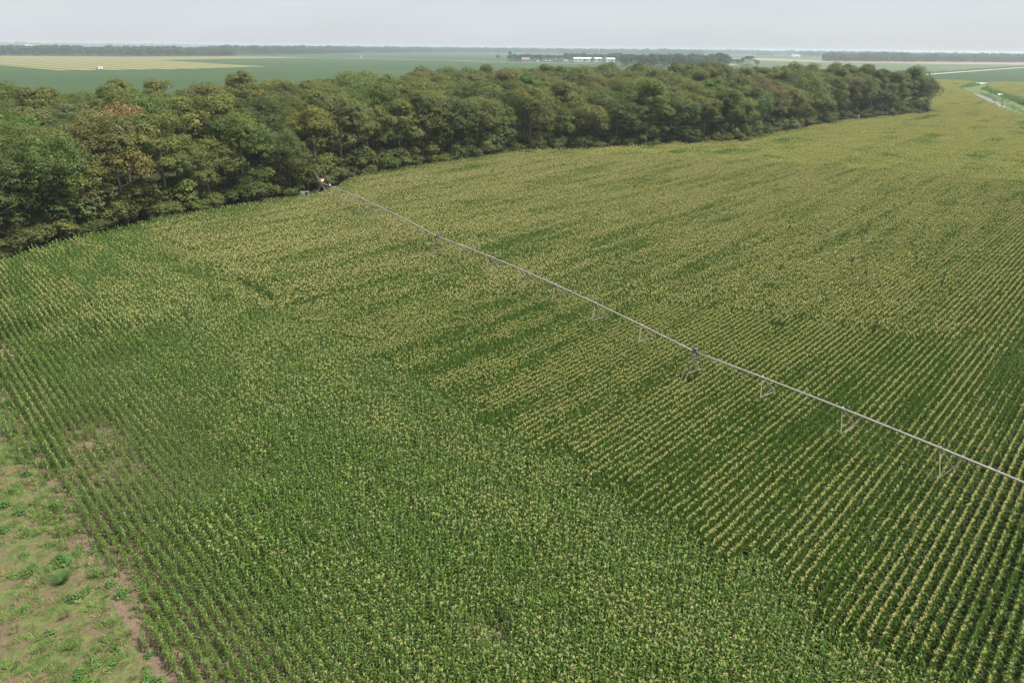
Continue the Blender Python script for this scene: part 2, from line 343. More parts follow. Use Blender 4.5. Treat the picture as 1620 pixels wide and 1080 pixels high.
# ------------------------------------------------------------------ corn
GREEN = np.array([.090, .172, .022])
def corn_parts(seed, nl=12, seg=4, lw=.056, tb=9, tw=.021, h=2.0, leafy=0.):
    """leaf+stalk arrays and tassel arrays of one plant"""
    r = rng(seed); V = []; Q = []; C = []; n = 0
    az0 = r.uniform(0, math.pi); lean = r.normal(0, .015+.03*leafy, 2)
    def strip_(pts, wid, side, col):
        nonlocal n
        k = len(pts); A = pts-side*wid[:, None]/2; B = pts+side*wid[:, None]/2
        V.append(np.r_[A, B]); Q.append(np.array([(i, i+1, k+i+1, k+i) for i in range(k-1)])+n); C.append(np.tile(col, (2*k, 1))); n += 2*k
    sh = h*.86
    def axis(z): return np.array([lean[0]*z, lean[1]*z, z])
    if seg >= 3:
        for a in (0, math.pi/2):
            strip_(np.array([axis(0), axis(sh)]), np.array([.032, .016]), np.array([math.cos(a), math.sin(a), 0]), np.array([.10, .15, .045]))
    for i in range(nl):
        f = (i+.5)/nl
        low = max(min(1, max(0, (.72-f)/.34)), leafy*(1-.45*max(0, f-.7)/.3))                   # 1 for the long arching leaves, 0 for the short upright flag leaves
        z0 = h*(.10+.76*f); ln = (.24+.30*low)*r.uniform(.75, 1.18)
        a = az0+(i % 2)*math.pi+r.normal(0, .45)
        out_ = np.array([math.cos(a), math.sin(a), 0.])
        t = np.linspace(0, 1, seg+1)
        up = r.uniform(.6, .9)*low+(1-low)*r.uniform(1.0, 1.4); droop = r.uniform(.8, 1.4)*low+.35*(1-low)
        pts = axis(z0)+out_*(ln*((.38+.36*low)*t+.1*t*t))[:, None]+np.array([0, 0, 1.])*(ln*(up*t-droop*t*t))[:, None]
        side = np.array([-math.sin(a), math.cos(a), 0])+np.array([0, 0, r.normal(0, .35)])
        side = side/np.linalg.norm(side)
        wid = lw*np.array([.55]+[1.0]*(seg-1)+[.12])*r.uniform(.8, 1.2)
        col = GREEN*(.68+.5*f)*r.uniform(.72, 1.28)  # lower leaves darker: older leaf colour, plus row-gap shade painted in
        if r.random() < .07: col = np.array([.26, .25, .10])
        elif r.random() < .3: col = col*np.array([1.25, 1.08, 1.2])
        if leafy: col = col*.88+np.array([.13, .145, .035])*.16*r.uniform(.7, 1.3)      # the drier, duller headland plants
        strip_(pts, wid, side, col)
    leaf = (np.concatenate(V), np.concatenate(Q), np.concatenate(C))
    V, Q, C, n = [], [], [], 0
    top = axis(sh); yel = np.array([.55, .515, .215])*(1-.08*bool(leafy))*r.uniform(.8, 1.15)*np.array([1, r.uniform(.93, 1.05), r.uniform(.8, 1.2)])
    for j in range(tb):
        a = r.uniform(0, 6.28); out_ = np.array([math.cos(a), math.sin(a), 0.]); l = r.uniform(.08, .135)*(1-.08*bool(leafy))
        z = np.linspace(0, 1, 3)
        if j == 0: pts = top+np.array([0, 0, 1.])*(.26*z)[:, None]
        else: pts = top+np.array([0, 0, r.uniform(.02, .12)])+out_*(l*.8*z)[:, None]+np.array([0, 0, 1.])*(l*(.95*z-.55*z*z))[:, None]
        sv = np.cross(out_, [0, 0, 1.]) if j else out_
        if j % 2: sv = sv*.5+np.array([0, 0, .8])
        strip_(pts, np.array([tw*.8, tw*1.15, tw*.5]), sv/np.linalg.norm(sv), yel*r.uniform(.85, 1.15))
    return leaf, (np.concatenate(V), np.concatenate(Q), np.concatenate(C))
def place(part, x, y, rz, s, sz=None):
    V, Q, C = part; c, sn = math.cos(rz), math.sin(rz); sz = s if sz is None else sz
    return np.c_[(V[:, 0]*c-V[:, 1]*sn)*s+x, (V[:, 0]*sn+V[:, 1]*c)*s+y, V[:, 2]*sz], Q, C
def fuse(name, leaves, tassels):
    V = []; Q = []; C = []; MI = []; n = 0
    for k, lst in enumerate((leaves, tassels)):
        for v, q, c in lst:
            V.append(v); Q.append(q+n); C.append(c); MI.append(np.full(len(q), k)); n += len(v)
    C = np.concatenate(C); C = np.c_[C, np.ones(len(C))]
    me = mk(name, np.concatenate(V), np.concatenate(Q), M_CORN, C); me.materials.append(M_TASSEL)
    me.polygons.foreach_set('material_index', np.concatenate(MI).astype(np.int32)); return me
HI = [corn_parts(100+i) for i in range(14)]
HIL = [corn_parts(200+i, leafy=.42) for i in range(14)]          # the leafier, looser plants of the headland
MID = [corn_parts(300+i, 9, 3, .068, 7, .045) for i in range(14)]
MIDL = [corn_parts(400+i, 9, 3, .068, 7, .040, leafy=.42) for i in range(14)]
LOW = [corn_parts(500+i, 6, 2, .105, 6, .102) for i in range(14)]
# single plants (near): 14 bare + 14 tasselled
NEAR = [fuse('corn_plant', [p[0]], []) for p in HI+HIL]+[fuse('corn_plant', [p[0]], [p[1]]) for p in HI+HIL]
TCL = (0.04, .30, .62, .97)
def row_piece(src, seed, ln, sp, rows, tfrac, rs=.545):
    r = rng(seed); Ls = []; Ts = []
    for k in range(rows):
        y = (k-(rows-1)/2)*rs
        x = -ln/2+sp*r.uniform(.2, .8)
        while x < ln/2:
            p = src[r.integers(len(src))]; rz = r.uniform(0, 6.28); s = r.normal(1, .07); sz = s*r.normal(1, .05)
            yy = y+r.normal(0, .025)
            Ls.append(place(p[0], x, yy, rz, s, sz))
            if r.random() < tfrac: Ts.append(place(p[1], x, yy, rz, s, sz))
            x += sp*r.uniform(.75, 1.25)
    return fuse('corn_row', Ls, Ts)
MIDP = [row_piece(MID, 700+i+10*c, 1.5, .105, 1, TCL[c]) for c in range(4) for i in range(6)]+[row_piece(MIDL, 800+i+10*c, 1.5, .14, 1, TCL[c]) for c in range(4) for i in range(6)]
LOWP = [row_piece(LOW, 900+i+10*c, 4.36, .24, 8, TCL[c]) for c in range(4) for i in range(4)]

RS = .545
AM = np.array([math.sin(math.radians(43.2)), math.cos(math.radians(43.2))]); BM = np.array([AM[1], -AM[0]])
front_pts = corn_top
def d_front(P):
    """distance to the wood side of the field"""
    d = np.full(len(P), 1e9)
    for i in range(len(front_pts)-1):
        a, b = front_pts[i], front_pts[i+1]; ab = b-a
        t = np.clip(((P-a)@ab)/(ab@ab), 0, 1); d = np.minimum(d, np.linalg.norm(P-a-t[:, None]*ab, axis=1))
    return d
def field_state(P, head):
    """share of plants in tassel and vigour at each place"""
    s = (P-P0)@NB; df = d_front(P); dist = np.linalg.norm(P, axis=1)
    a = P@AM; b = P@BM; ah = P@DH; bh = P@NB
    T = np.zeros(len(P)); Vg = np.ones(len(P))
    for i in range(len(P)):
        big = nz(P[i, 0]/28, P[i, 1]/28, 3.1)
        if head[i]:
            st = nz(ah[i]/7, bh[i]/2.2, 7.7)
            t = .52+.95*st+.6*big
            far = min(1, max(0, (ah[i]-62)/40)); t -= .30*far; t += .14*min(1, max(0, (s[i]+9)/9))
            el = s[i]+27.2                    # from the weedy edge
            v = 1.0+.10*nz(P[i, 0]/5, P[i, 1]/5, 1.)+.06*nz(P[i, 0]/1.7, P[i, 1]/1.7, 5.)
            near_ = min(1, max(0, (34-ah[i])/10)); v -= (.48+.12*near_-.30*min(1, max(0, (ah[i]-38)/14)))*math.exp(-(max(el-.3, 0)/(4.6+1.8*near_))**2)
            lw_ = nz(P[i, 0]/9+3, P[i, 1]/9, 9.)
            if el < 16: v -= max(0, lw_-.05)*.7*(1-el/16)
            for (cx, cy, rr, amt) in ((-33.0, 49.0, 7.0, .24), (-26.5, 41, 6., .22), (-0.9, 26.6, .8, .5), (-0.5, 25.6, .9, .4), (-38, 57, 4.0, .2), (-28, 44, 4., .12)):
                v -= amt*math.exp(-((P[i, 0]-cx)**2+(P[i, 1]-cy)**2)/rr**2)
            if v < .72: t -= .3
        else:
            st = nz(a[i]/20, b[i]/1.7, 1.3); st2 = nz(a[i]/7, b[i]/.9, 4.9)
            row = nz(b[i]/.55, 11.1, 2.)
            far = min(1, max(0, (dist[i]-70)/130))
            t = .80+.18*far+(1.0+.35*far)*st+.5*st2*(1-.5*far)+.3*row*(1-far)+.55*big*(1-.4*far)
            t -= .20*max(0, 1-s[i]/48)*min(1, max(0, (125-dist[i])/50))
            v = 1.0+.05*nz(P[i, 0]/6, P[i, 1]/6, 1.)
        if df[i] < 5.5: t -= (1-df[i]/5.5)*(1.0 if dist[i] < 330 else .35)
        T[i] = t; Vg[i] = v
    return np.clip(T, 0, 1), Vg
def rows_in(poly, A, B, step, lo, hi, offset=0.):
    pa = np.array(poly)@A; pb = np.array(poly)@B
    bs = np.arange(math.floor(pb.min()/RS), math.ceil(pb.max()/RS))*RS
    as_ = np.arange(pa.min(), pa.max(), step)
    bb, aa = np.meshgrid(bs, as_, indexing='ij')
    jit = (np.sin(np.arange(len(bs))*12.9898)*43758.5453 % 1.0)*step
    aa = aa+jit[:, None]
    P = aa.ravel()[:, None]*A+bb.ravel()[:, None]*B
    d = np.linalg.norm(P, axis=1)
    P = P[(d >= lo) & (d < hi)]
    x, y, z = proj(np.c_[P, np.full(len(P), 1.0)])
    P = P[(x > -170) & (x < 1790) & (y < 1260) & (z > 1)]
    return P[inpoly(P, poly)]
towers_xy = [np.array([-36.8, 131.8]), np.array([-10.4, 92.3]), np.array([15.9, 54.0]), np.array([43.6, 16.6])]
def clear(P, rad=.55):
    k = np.ones(len(P), bool)
    for t in towers_xy: k &= np.linalg.norm(P-t, axis=1) > rad
    for c, rr in (((-6.6, 25.4), .0), ((15.0, 53.2), .55), ((27.6, 66.), .8), ((31., 78.), .9)): k &= np.linalg.norm(P-np.array(c), axis=1) > rr
    return k
R1 = rng(11)
NEAR_D, MID_D = 74., 190.
# -- near: single plants
near_all = []
for head in (True, False):
    A, B = (DH, NB) if head else (AM, BM)
    P = rows_in(CORN, A, B, .15 if head else .092, 0, NEAR_D)
    s = (P-P0)@NB; wob = np.array([2.6*nz(p[0]/2.6, p[1]/2.6, 6.) for p in P]); P = P[(s <= wob) if head else (s > wob+.1)]
    P = P[clear(P)]
    P = P+R1.normal(0, .045 if head else .02, P.shape)
    T, Vg = field_state(P, np.full(len(P), head))
    keep = R1.random(len(P)) < np.clip((Vg-.28)*2.6, .12, .985)
    if head: keep &= ((P-P0)@NB+27.2 > 1.6) | (R1.random(len(P)) < .35)
    P, T, Vg = P[keep], T[keep], Vg[keep]
    z = Vg*R1.normal(1.03 if head else 1.07, .085 if head else .045, len(P)); xy = np.clip(Vg, .75, 1)*R1.normal(1.0, .06, len(P))*(1.0 if head else .92)
    tas = R1.random(len(P)) < T
    near_all.append((P, xy, z, tas, np.full(len(P), head)))
P = np.concatenate([n[0] for n in near_all]); XY = np.concatenate([n[1] for n in near_all]); Z = np.concatenate([n[2] for n in near_all]); TA = np.concatenate([n[3] for n in near_all]); HD = np.concatenate([n[4] for n in near_all])
x, y, dep = proj(np.c_[P, Z*1.0]); xt, yt, dt = proj(np.c_[P, Z*2.0])
vis = (x > 8) & (x < 1612) & (yt < 1076) & (y < 1074)
size = np.where(vis, Z/dep, 0); order = np.argsort(-size)[:300]
sel = np.zeros(len(P), bool); sel[order] = True
# the 300 plants that show largest, each a plant of its own with its tassel
ALLP = HI+HIL
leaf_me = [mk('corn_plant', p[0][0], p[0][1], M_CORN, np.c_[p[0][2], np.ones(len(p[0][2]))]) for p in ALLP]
tas_me = [mk('tassel', p[1][0], p[1][1], M_TASSEL, np.c_[p[1][2], np.ones(len(p[1][2]))]) for p in ALLP]
for i in order:
    k = int(R1.integers(14))+14*int(HD[i])
    o = bpy.data.objects.new('corn_plant', leaf_me[k]); COL.objects.link(o)
    o.location = (P[i, 0], P[i, 1], 0); o.rotation_euler = (0, 0, R1.uniform(0, 6.28)); o.scale = (XY[i], XY[i], Z[i])
    if TA[i]:
        t = bpy.data.objects.new('tassel', tas_me[k]); COL.objects.link(t); t.parent = o
        tag(o, 'green corn plant with yellow tassel in the nearest rows along the bottom of the photo', 'corn plant', 'nearest corn plants in tassel')
    else:
        tag(o, 'green corn plant without tassel in the nearest rows along the bottom of the photo', 'corn plant', 'nearest corn plants without tassel')
q = ~sel
corn_near = scatter('corn_crop', NEAR, P[q], R1.uniform(0, 6.28, q.sum()), np.c_[XY[q], XY[q], Z[q]], R1.integers(0, 14, q.sum())+14*HD[q]+28*TA[q], 'rows of tall green corn in tassel covering the near field')
# -- middle and far: pieces of row
def pieces(src, nvar, step, lo, hi, head, poly, rowskip=1, name='corn_crop', clear_=True, force=None):
    A, B = (DH, NB) if head else (AM, BM)
    P = rows_in(poly, A, B, step, lo, hi)
    if rowskip > 1:
        kk = np.round((P@B)/RS).astype(int); P = P[kk % rowskip == 0]
    s = (P-P0)@NB
    if force is None: P = P[(s <= 0) if head else (s > 0.25)]
    if clear_: P = P[clear(P, .8)]
    T, Vg = field_state(P, np.full(len(P), head))
    if force is not None: T = np.clip(T+force, 0, 1)
    if lo < 100:
        keep = R1.random(len(P)) < np.clip((Vg-.28)*2.6, .2, .99); P, T, Vg = P[keep], T[keep], Vg[keep]
    cl = np.clip(np.round(T*3+R1.normal(0, .33, len(P))), 0, 3).astype(int)
    ang = math.atan2(A[1], A[0])
    rot = ang+np.where(R1.random(len(P)) < .5, math.pi, 0)
    xy = np.clip(Vg, .75, 1.05); z = Vg*R1.normal(1.03 if head else 1.07, .03, len(P))
    return P, rot, np.c_[xy, xy*R1.normal(1 if lo > 100 else .92 if head else .86, .05, len(P)), z], cl*nvar+R1.integers(0, nvar, len(P))+(24 if head and nvar == 6 else 0)
def cat(*a): return [np.concatenate(z) for z in zip(*a)]
m_ = cat(pieces(MIDP, 6, 1.5, NEAR_D, MID_D, True, CORN), pieces(MIDP, 6, 1.5, NEAR_D, MID_D, False, CORN))
corn_mid = scatter('corn_crop', MIDP, m_[0], m_[1], m_[2], m_[3], 'rows of green and yellow tasselled corn covering the middle of the field')
f_ = cat(pieces(LOWP, 4, 4.3, MID_D, 900, True, CORN, 8), pieces(LOWP, 4, 4.3, MID_D, 900, False, CORN, 8), pieces(LOWP, 4, 4.3, 200, 1100, False, CORN2, 8, force=.1))
corn_far = scatter('corn_crop', LOWP, f_[0], f_[1], f_[2], f_[3], 'yellow green tasselled corn covering the far end of the field')
print('corn', q.sum(), len(m_[0]), len(f_[0]))

# ------------------------------------------------------------------ trees
def sph(r, n):
    v = r.normal(size=(n, 3)); return nrm(v)
def leaf_quads(P, Nn, size, r, colr):
    n = len(P); t = nrm(np.cross(Nn, sph(r, n))); b = np.cross(Nn, t)
    sx = size*.5; sy = size*r.uniform(.45, .8, n)*.5
    V = np.stack([P-t*sx[:, None]-b*sy[:, None]*.35, P-b*sy[:, None]+t*sx[:, None]*.1, P+t*sx[:, None]+b*sy[:, None]*.2, P+b*sy[:, None]-t*sx[:, None]*.1], 1).reshape(-1, 3)
    Q = np.arange(4*n).reshape(n, 4); C = np.repeat(colr, 4, 0); return V, Q, np.c_[C, np.ones(len(C))]
def make_tree(seed, H=17., Rc=6., nlobe=44, nleaf=30000, base=.14, ls=(.17, .36), low=0, gap=0., trunk_r=.26):
    """crown mesh of leaves gathered in boughs, and a trunk mesh with limbs"""
    r = rng(seed); zc = H*(base+1)/2*1.02; rz = H*(1-base)/2
    D = sph(r, nlobe); D[:, 2] = np.where(D[:, 2] < -.35, -D[:, 2], D[:, 2])
    k = r.uniform(.55, .86, nlobe)
    lop = 1+.18*np.sin(np.arctan2(D[:, 1], D[:, 0])*2+r.uniform(0, 6))+.1*np.sin(np.arctan2(D[:, 1], D[:, 0])*3+r.uniform(0, 6))
    Lc = D*k[:, None]*np.array([Rc, Rc, rz])*np.c_[lop, lop, np.ones(nlobe)]+np.array([0, 0, zc]); Lr = r.uniform(.20, .46, nlobe)*Rc
    if low:
        a = r.uniform(0, 6.28, low); q = Rc*r.uniform(.35, .8, low)
        Lc = np.r_[Lc, np.c_[np.cos(a)*q, np.sin(a)*q, r.uniform(.10, .34, low)*H]]; Lr = np.r_[Lr, r.uniform(.15, .26, low)*Rc]
    w = Lr**2; w = w/w.sum()
    li = r.choice(len(Lc), nleaf, p=w)
    # every bough is built of leafy sprays: spray directions first, then leaves round each spray
    nsp = 40; sp = sph(r, len(Lc)*nsp).reshape(len(Lc), nsp, 3); sp[..., 2] = np.where((sp[..., 2] < -.3) & (r.random((len(Lc), nsp)) < .8), -sp[..., 2], sp[..., 2])
    spk = r.uniform(.84, 1.08, (len(Lc), nsp)); si = r.integers(0, nsp, nleaf)
    d0 = sp[li, si]; off = r.normal(0, 1, (nleaf, 3)); off[:, 2] *= .6
    rad_ = (Lr[li]*spk[li, si])[:, None]; sr = (.115*Lr[li]+.06)[:, None]
    sq = np.array([1, 1, .74])
    P = Lc[li]+d0*sq*rad_+off*sr
    d = nrm(d0*1.0+off*.42)
    Nn = nrm(d+np.array([0, 0, .45])+r.normal(0, .34, (nleaf, 3)))
    size = r.uniform(*ls, nleaf)
    lobe_t = r.uniform(.84, 1.16, len(Lc)); spt = r.uniform(.86, 1.14, (len(Lc), nsp)); br = r.uniform(.8, 1.2, nleaf)*lobe_t[li]*spt[li, si]
    warm = r.normal(0, .06, len(Lc))[li]
    C = np.c_[br*(1+warm), br, br*(1-warm)]
    crown = mk('crown', *leaf_quads(P, Nn, size, r, C)[:2], M_LEAF, leaf_quads(P, Nn, size, rng(seed), C)[2])
    mb = MB(); top = np.array([r.normal(0, .4), r.normal(0, .4), H*.8])
    ts = np.linspace(0, 1, 7); bend = np.c_[np.sin(ts*3+r.uniform(0, 6))*.25, np.sin(ts*2.5+r.uniform(0, 6))*.25, ts*0]; bend[0] = 0
    pts = top*ts[:, None]+bend; mb.tube(pts, trunk_r*(1.25-1.05*ts**.8), 7)
    for j in r.choice(len(Lc), min(14, len(Lc)), replace=False):
        z0 = min(max(.22*H, Lc[j][2]-r.uniform(.12, .3)*H), .7*H); t = z0/(H*.8)
        a = np.array([np.interp(t, ts, pts[:, m]) for m in range(3)]); mid = (a+Lc[j])/2+np.array([0, 0, -.4]); 
        mb.tube([a, mid, Lc[j]], [trunk_r*.42*(1.1-t*.5), trunk_r*.26, .03], 5)
    return crown, mb.mesh('trunk', M_BARK, True)
TINT_K = 1.42
TV = [make_tree(10, low=12), make_tree(11, 16.5, 6.6, 48, low=11), make_tree(12, 17.5, 5.6, 38, low=12), make_tree(13, 16, 6.2, 46, low=14),
      make_tree(14, 17, 6.8, 50), make_tree(15, 16, 5.4, 36), make_tree(16, 18, 6.2, 42), make_tree(17, 17, 5.8, 60, ls=(.15, .30)), make_tree(18, 16.5, 7.4, 54),
      make_tree(19, 17.5, 5.0, 34, low=4), make_tree(20, 16, 6.4, 30, ls=(.20, .40)), make_tree(21, 17, 6.0, 70, 32000)]
DEAD = [make_tree(30, 16, 5.6, 40, 7000, ls=(.2, .36)), make_tree(31, 16, 5.2, 40, 900, ls=(.15, .3))]
SHR = [make_tree(40+i, 3.4, 1.9, 20, 3000, .03, (.16, .32), trunk_r=.05) for i in range(4)]
FARV = [make_tree(60+i, 17., 6.5, 24, 700, .14, (1.1, 2.0), low=5) for i in range(5)]
TINT = {'olive green': (.092, .106, .035), 'mid green': (.080, .106, .033), 'dark green': (.062, .080, .030), 'yellowish green': (.112, .120, .038), 'brownish olive': (.102, .103, .040), 'bright green': (.070, .118, .031), 'grey green': (.092, .104, .047)}
TINT = {k: (TINT_K*v[0], TINT_K*v[1], TINT_K*.78*v[2]) for k, v in TINT.items()}
def tree(nm, v, loc, rz, s, sz, col):
    e = empty(nm, loc, rz); e.scale = (s, s, sz)
    c = bpy.data.objects.new('crown', v[0]); COL.objects.link(c); c.parent = e; c.color = (*col, 1)
    t = bpy.data.objects.new('trunk', v[1]); COL.objects.link(t); t.parent = e
    return e
# arc length along the field edge
seg = np.linalg.norm(np.diff(WFa, axis=0), axis=1); cum = np.r_[0, np.cumsum(seg)]
def edge_pt(a):
    i = min(max(np.searchsorted(cum, a)-1, 0), len(seg)-1); t = (a-cum[i])/seg[i]
    d = (WFa[i+1]-WFa[i])/seg[i]; return WFa[i]+d*(a-cum[i]), d
def edge_proj(p):
    best = (1e9, 0)
    for i in range(len(seg)):
        d = (WFa[i+1]-WFa[i])/seg[i]; t = np.clip((p-WFa[i])@d, 0, seg[i]); q = np.linalg.norm(p-WFa[i]-d*t)
        if q < best[0]: best = (q, cum[i]+t)
    return best
R2 = rng(5)
front = []; a = 6.
while a < cum[-1]-4:
    p, d = edge_pt(a); n = np.array([-d[1], d[0]]); front.append((p+n*R2.uniform(3.2, 5.2), a)); a += R2.uniform(7.5, 10.5)
pts = [f[0] for f in front]; nf = len(pts)
lo, hi = WOOD.min(0), WOOD.max(0)
for _ in range(30000):
    p = R2.uniform(lo, hi)
    if not inpoly(p[None], WOOD)[0]: continue
    q = np.array(pts)
    if np.min(np.sum((q-p)**2, 1)) < 8.1**2: continue
    if edge_proj(p)[0] < 8.5: continue
    pts.append(p)
pts = np.array(pts)
X, Y, D = proj(np.c_[pts, np.full(len(pts), 15.)])
inview = (X > -90) & (X < 1640)
print('trees', len(pts), inview.sum(), nf)
rank = np.argsort(np.where(inview, D, 1e9)-np.where(np.arange(len(pts)) < nf, 500, 0)); ntree = min(286, int(inview.sum()))
names_idx = list(rank[:ntree])
ea = [edge_proj(p) for p in pts]
tower_a = edge_proj(np.array([-36.8, 131.8]))[1]
fr = [i for i in names_idx if i < nf]; fr.sort(key=lambda i: ea[i][1])
right = [i for i in fr if ea[i][1] >= tower_a]; left = [i for i in fr if ea[i][1] < tower_a][::-1]
fname = {}
for k, i in enumerate(right): fname[i] = '%s edge tree right of the irrigator end tower' % ordn(k+1)
for k, i in enumerate(left): fname[i] = '%s edge tree left of the irrigator end tower' % ordn(k+1)
colm = {}
for i in names_idx:
    if i in fname: continue
    f = min(fr, key=lambda j: abs(ea[j][1]-ea[i][1])); colm.setdefault(f, []).append(i)
label = {}
for f, l in colm.items():
    l.sort(key=lambda i: ea[i][0])
    for k, i in enumerate(l): label[i] = (k+2, f)
TK = list(TINT); special = {}
def near_px(px, py, h): 
    g = G(px, py, h); return min(names_idx, key=lambda i: np.linalg.norm(pts[i]-g))
special[near_px(205, 200, 15)] = ('dead', (.25, .16, .085), 'rust brown')
special[near_px(1222, 145, 15)] = ('dead', (.15, .122, .062), 'rust brown')
special[near_px(790, 116, 15)] = ('bare', (.20, .15, .09), 'nearly bare grey')
special[near_px(195, 128, 15)] = ('bare', (.20, .14, .10), 'nearly bare grey')
special[near_px(1255, 165, 9)] = ('', TINT['bright green'], 'bright green')
special[near_px(1320, 165, 9)] = ('', TINT['grey green'], 'grey green')
special[near_px(1475, 150, 9)] = ('', TINT['dark green'], 'dark green')
bnd = []
for j, i in enumerate(list(names_idx)+[k for k in range(len(pts)) if k not in set(names_idx)]):
    p = pts[i]; ed = ea[i][0]
    w = [.37, .21, .11, .14, .08, .04, .05]
    tk = TK[R2.choice(7, p=w)]; col = np.array(TINT[tk]); v = TV[R2.integers(0, 4)] if i < nf else TV[R2.integers(2, 12)]
    grow = 1.0+.12*min(1, max(0, (ea[i][1]-330)/120))
    s = R2.uniform(.80, 1.26)*(1.0 if i >= nf else .95); sz = (.5*s+.5)*R2.uniform(.86, 1.10)*grow; rz = R2.uniform(0, 6.28)
    if i in special:
        k_, col, tk = special[i]
        if k_ == 'dead': v = DEAD[0]; sz = 1.2; s = 1.15
        if k_ == 'bare': v = DEAD[1]; sz = 1.04
        col = np.array(col)
    if j < ntree:
        e = tree('broadleaf_tree', v, (p[0], p[1], 0), rz, s, sz, col*R2.uniform(.88, 1.14))
        if i in fname: tag(e, '%s broadleaf tree, %s' % (tk, fname[i]), 'tree', 'trees of the wood beside the cornfield')
        else:
            k, f = label[i]; s_ = fname[f].replace(' of the irrigator end tower', ' of end tower')
            tag(e, '%s tree, %s back behind the %s' % (tk, ordn(k), s_), 'tree', 'trees of the wood beside the cornfield')
    else: bnd.append((p[0], p[1], rz, s, sz))
bnd = np.array(bnd)
crowns = []
def fuse_tree(v, col):
    """crown and trunk as one mesh, for trees too far back to tell apart"""
    me = v[0].copy(); me.materials.clear(); me.materials.append(M_LEAF); return me
if len(bnd):
    scatter('wood_beyond', [TV[i][0] for i in range(2, 12)], bnd[:, :2], bnd[:, 2], np.c_[bnd[:, 3], bnd[:, 3], bnd[:, 4]], R2.integers(0, 10, len(bnd)), 'olive green treetops at the far side of the wood', color=TINT['olive green'])
# shrubs at the foot of the edge trees
for k, i in enumerate(fr):
    where = fname[i].replace(' of the irrigator', ' of')
    for side, back in ((-1, 0), (1, 0), (-1, 1), (1, 1)):
        if R2.random() < .1: continue
        p, d = edge_pt(min(cum[-1]-.5, max(.5, ea[i][1]+side*R2.uniform(1.6, 3.4)))); n = np.array([-d[1], d[0]]); p = p+n*(R2.uniform(-.6, 1.8) if not back else R2.uniform(4.5, 8.5))
        tk = TK[R2.choice([1, 1, 2, 0, 0, 6])]; s = R2.uniform(.75, 1.5) if not back else R2.uniform(1.5, 2.4)
        e = tree('shrub', SHR[R2.integers(4)], (p[0], p[1], 0), R2.uniform(0, 6.28), s*1.15, s*R2.uniform(.7, 1.15), np.array(TINT[tk])*R2.uniform(.65, .98))
        if back: tag(e, 'tall %s shrub behind the %s, %s side' % (tk, where, 'left' if side < 0 else 'right'), 'shrub', 'understorey shrubs behind the edge trees')
        else: tag(e, '%s shrub at the %s foot of the %s' % (tk, 'left' if side < 0 else 'right', where), 'shrub', 'shrubs along the wood edge')

# ------------------------------------------------------------------ farmstead and distant woods
def band(px_pts, depth, n, h, seed, name, lab, col=(.075, .098, .040), jitter=1.):
    r = rng(seed); g = np.array([G(*p) for p in px_pts]); sl_ = np.linalg.norm(np.diff(g, axis=0), axis=1); cu = np.r_[0, np.cumsum(sl_)]
    a = r.uniform(0, cu[-1], n); P = np.c_[np.interp(a, cu, g[:, 0]), np.interp(a, cu, g[:, 1])]
    away = nrm(P); P = P+away*(r.random(n)**1.4*depth)[:, None]
    hv = h*(1+.16*np.array([nz(q/60., seed, 0) for q in a]))*r.normal(1, .1, n)/17.
    return scatter(name, [v[0] for v in FARV], P, r.uniform(0, 6.28, n), np.c_[hv*1.15, hv*1.15, hv], r.integers(0, 5, n), lab, color=col)
band([(-260, 85.5), (0, 87.6), (200, 88.6), (372, 88.4)], 130, 900, 20, 1, 'far_wood', 'dark belt of trees behind the tan strip field')
band([(330, 87.2), (450, 86.6), (560, 84.6), (700, 84), (850, 84.6), (1000, 86.6), (1110, 88.8)], 500, 2600, 23, 2, 'far_wood', 'long hazy tree belt behind the farmstead')
band([(1303, 97.4), (1400, 98), (1620, 99.2), (1900, 101)], 260, 1500, 20, 3, 'far_wood', 'dark belt of trees behind the gravel road')
band([(1262, 90.2), (1350, 91.5), (1500, 92.5), (1900, 94)], 500, 1500, 23, 4, 'far_wood', 'hazy tree belt behind the darker belt at right')
band([(1040, 86.4), (1180, 87.2), (1280, 88.2), (1420, 88.8)], 900, 1600, 24, 5, 'far_wood', 'faint tree belt on the horizon right of the farmstead')
band([(-260, 72.5), (200, 75), (500, 77.5), (800, 80), (1200, 84)], 2500, 3800, 30, 6, 'far_wood', 'palest line of trees along the horizon')
band([(985, 105), (1030, 106.5), (1090, 106), (1150, 104.5)], 150, 170, 17.5, 7, 'grove', 'dark green grove right of the white barns', (.062, .088, .034))
band([(803, 97.6), (850, 97.2), (900, 97.6)], 90, 60, 13, 8, 'grove', 'row of garden trees behind the pale farmhouse', (.062, .088, .036))
band([(893, 96.5), (960, 97.2), (1000, 99)], 190, 110, 15, 9, 'grove', 'trees standing behind the white barns', (.062, .088, .036))
band([(1118, 100.3), (1150, 101), (1176, 101.6)], 40, 40, 9, 10, 'grove', 'low row of trees between the grove and the round lone tree', (.06, .08, .036))
band([(1195, 89.2), (1215, 89.5), (1222, 89.5)], 80, 25, 12, 12, 'grove', 'faint clump of far trees in the tan field', (.06, .08, .036))
def lone(px, py, h, wd, tk, lab):
    g = G(px, py); e = tree('broadleaf_tree', FARV[int(px) % 5], (g[0], g[1], 0), px, wd/13., h/17., np.array(TINT[tk])); tag(e, lab, 'tree', 'lone trees by the farmstead')
lone(1183, 104.5, 18, 26, 'dark green', 'round dark lone tree at the right end of the grove')
lone(1197, 105.5, 11, 11, 'dark green', 'small dark tree just right of the round lone tree')
lone(788, 98.0, 14, 9, 'dark green', 'narrow tree standing first at the left end of the farmstead')
lone(807, 98.3, 22, 9, 'dark green', 'tall pointed dark tree left of the pale farmhouse')
lone(949, 100.6, 9, 9, 'mid green', 'small round tree in front of the long white barn')
lone(937, 100.4, 11, 11, 'mid green', 'round tree at the right half of the long white barn')
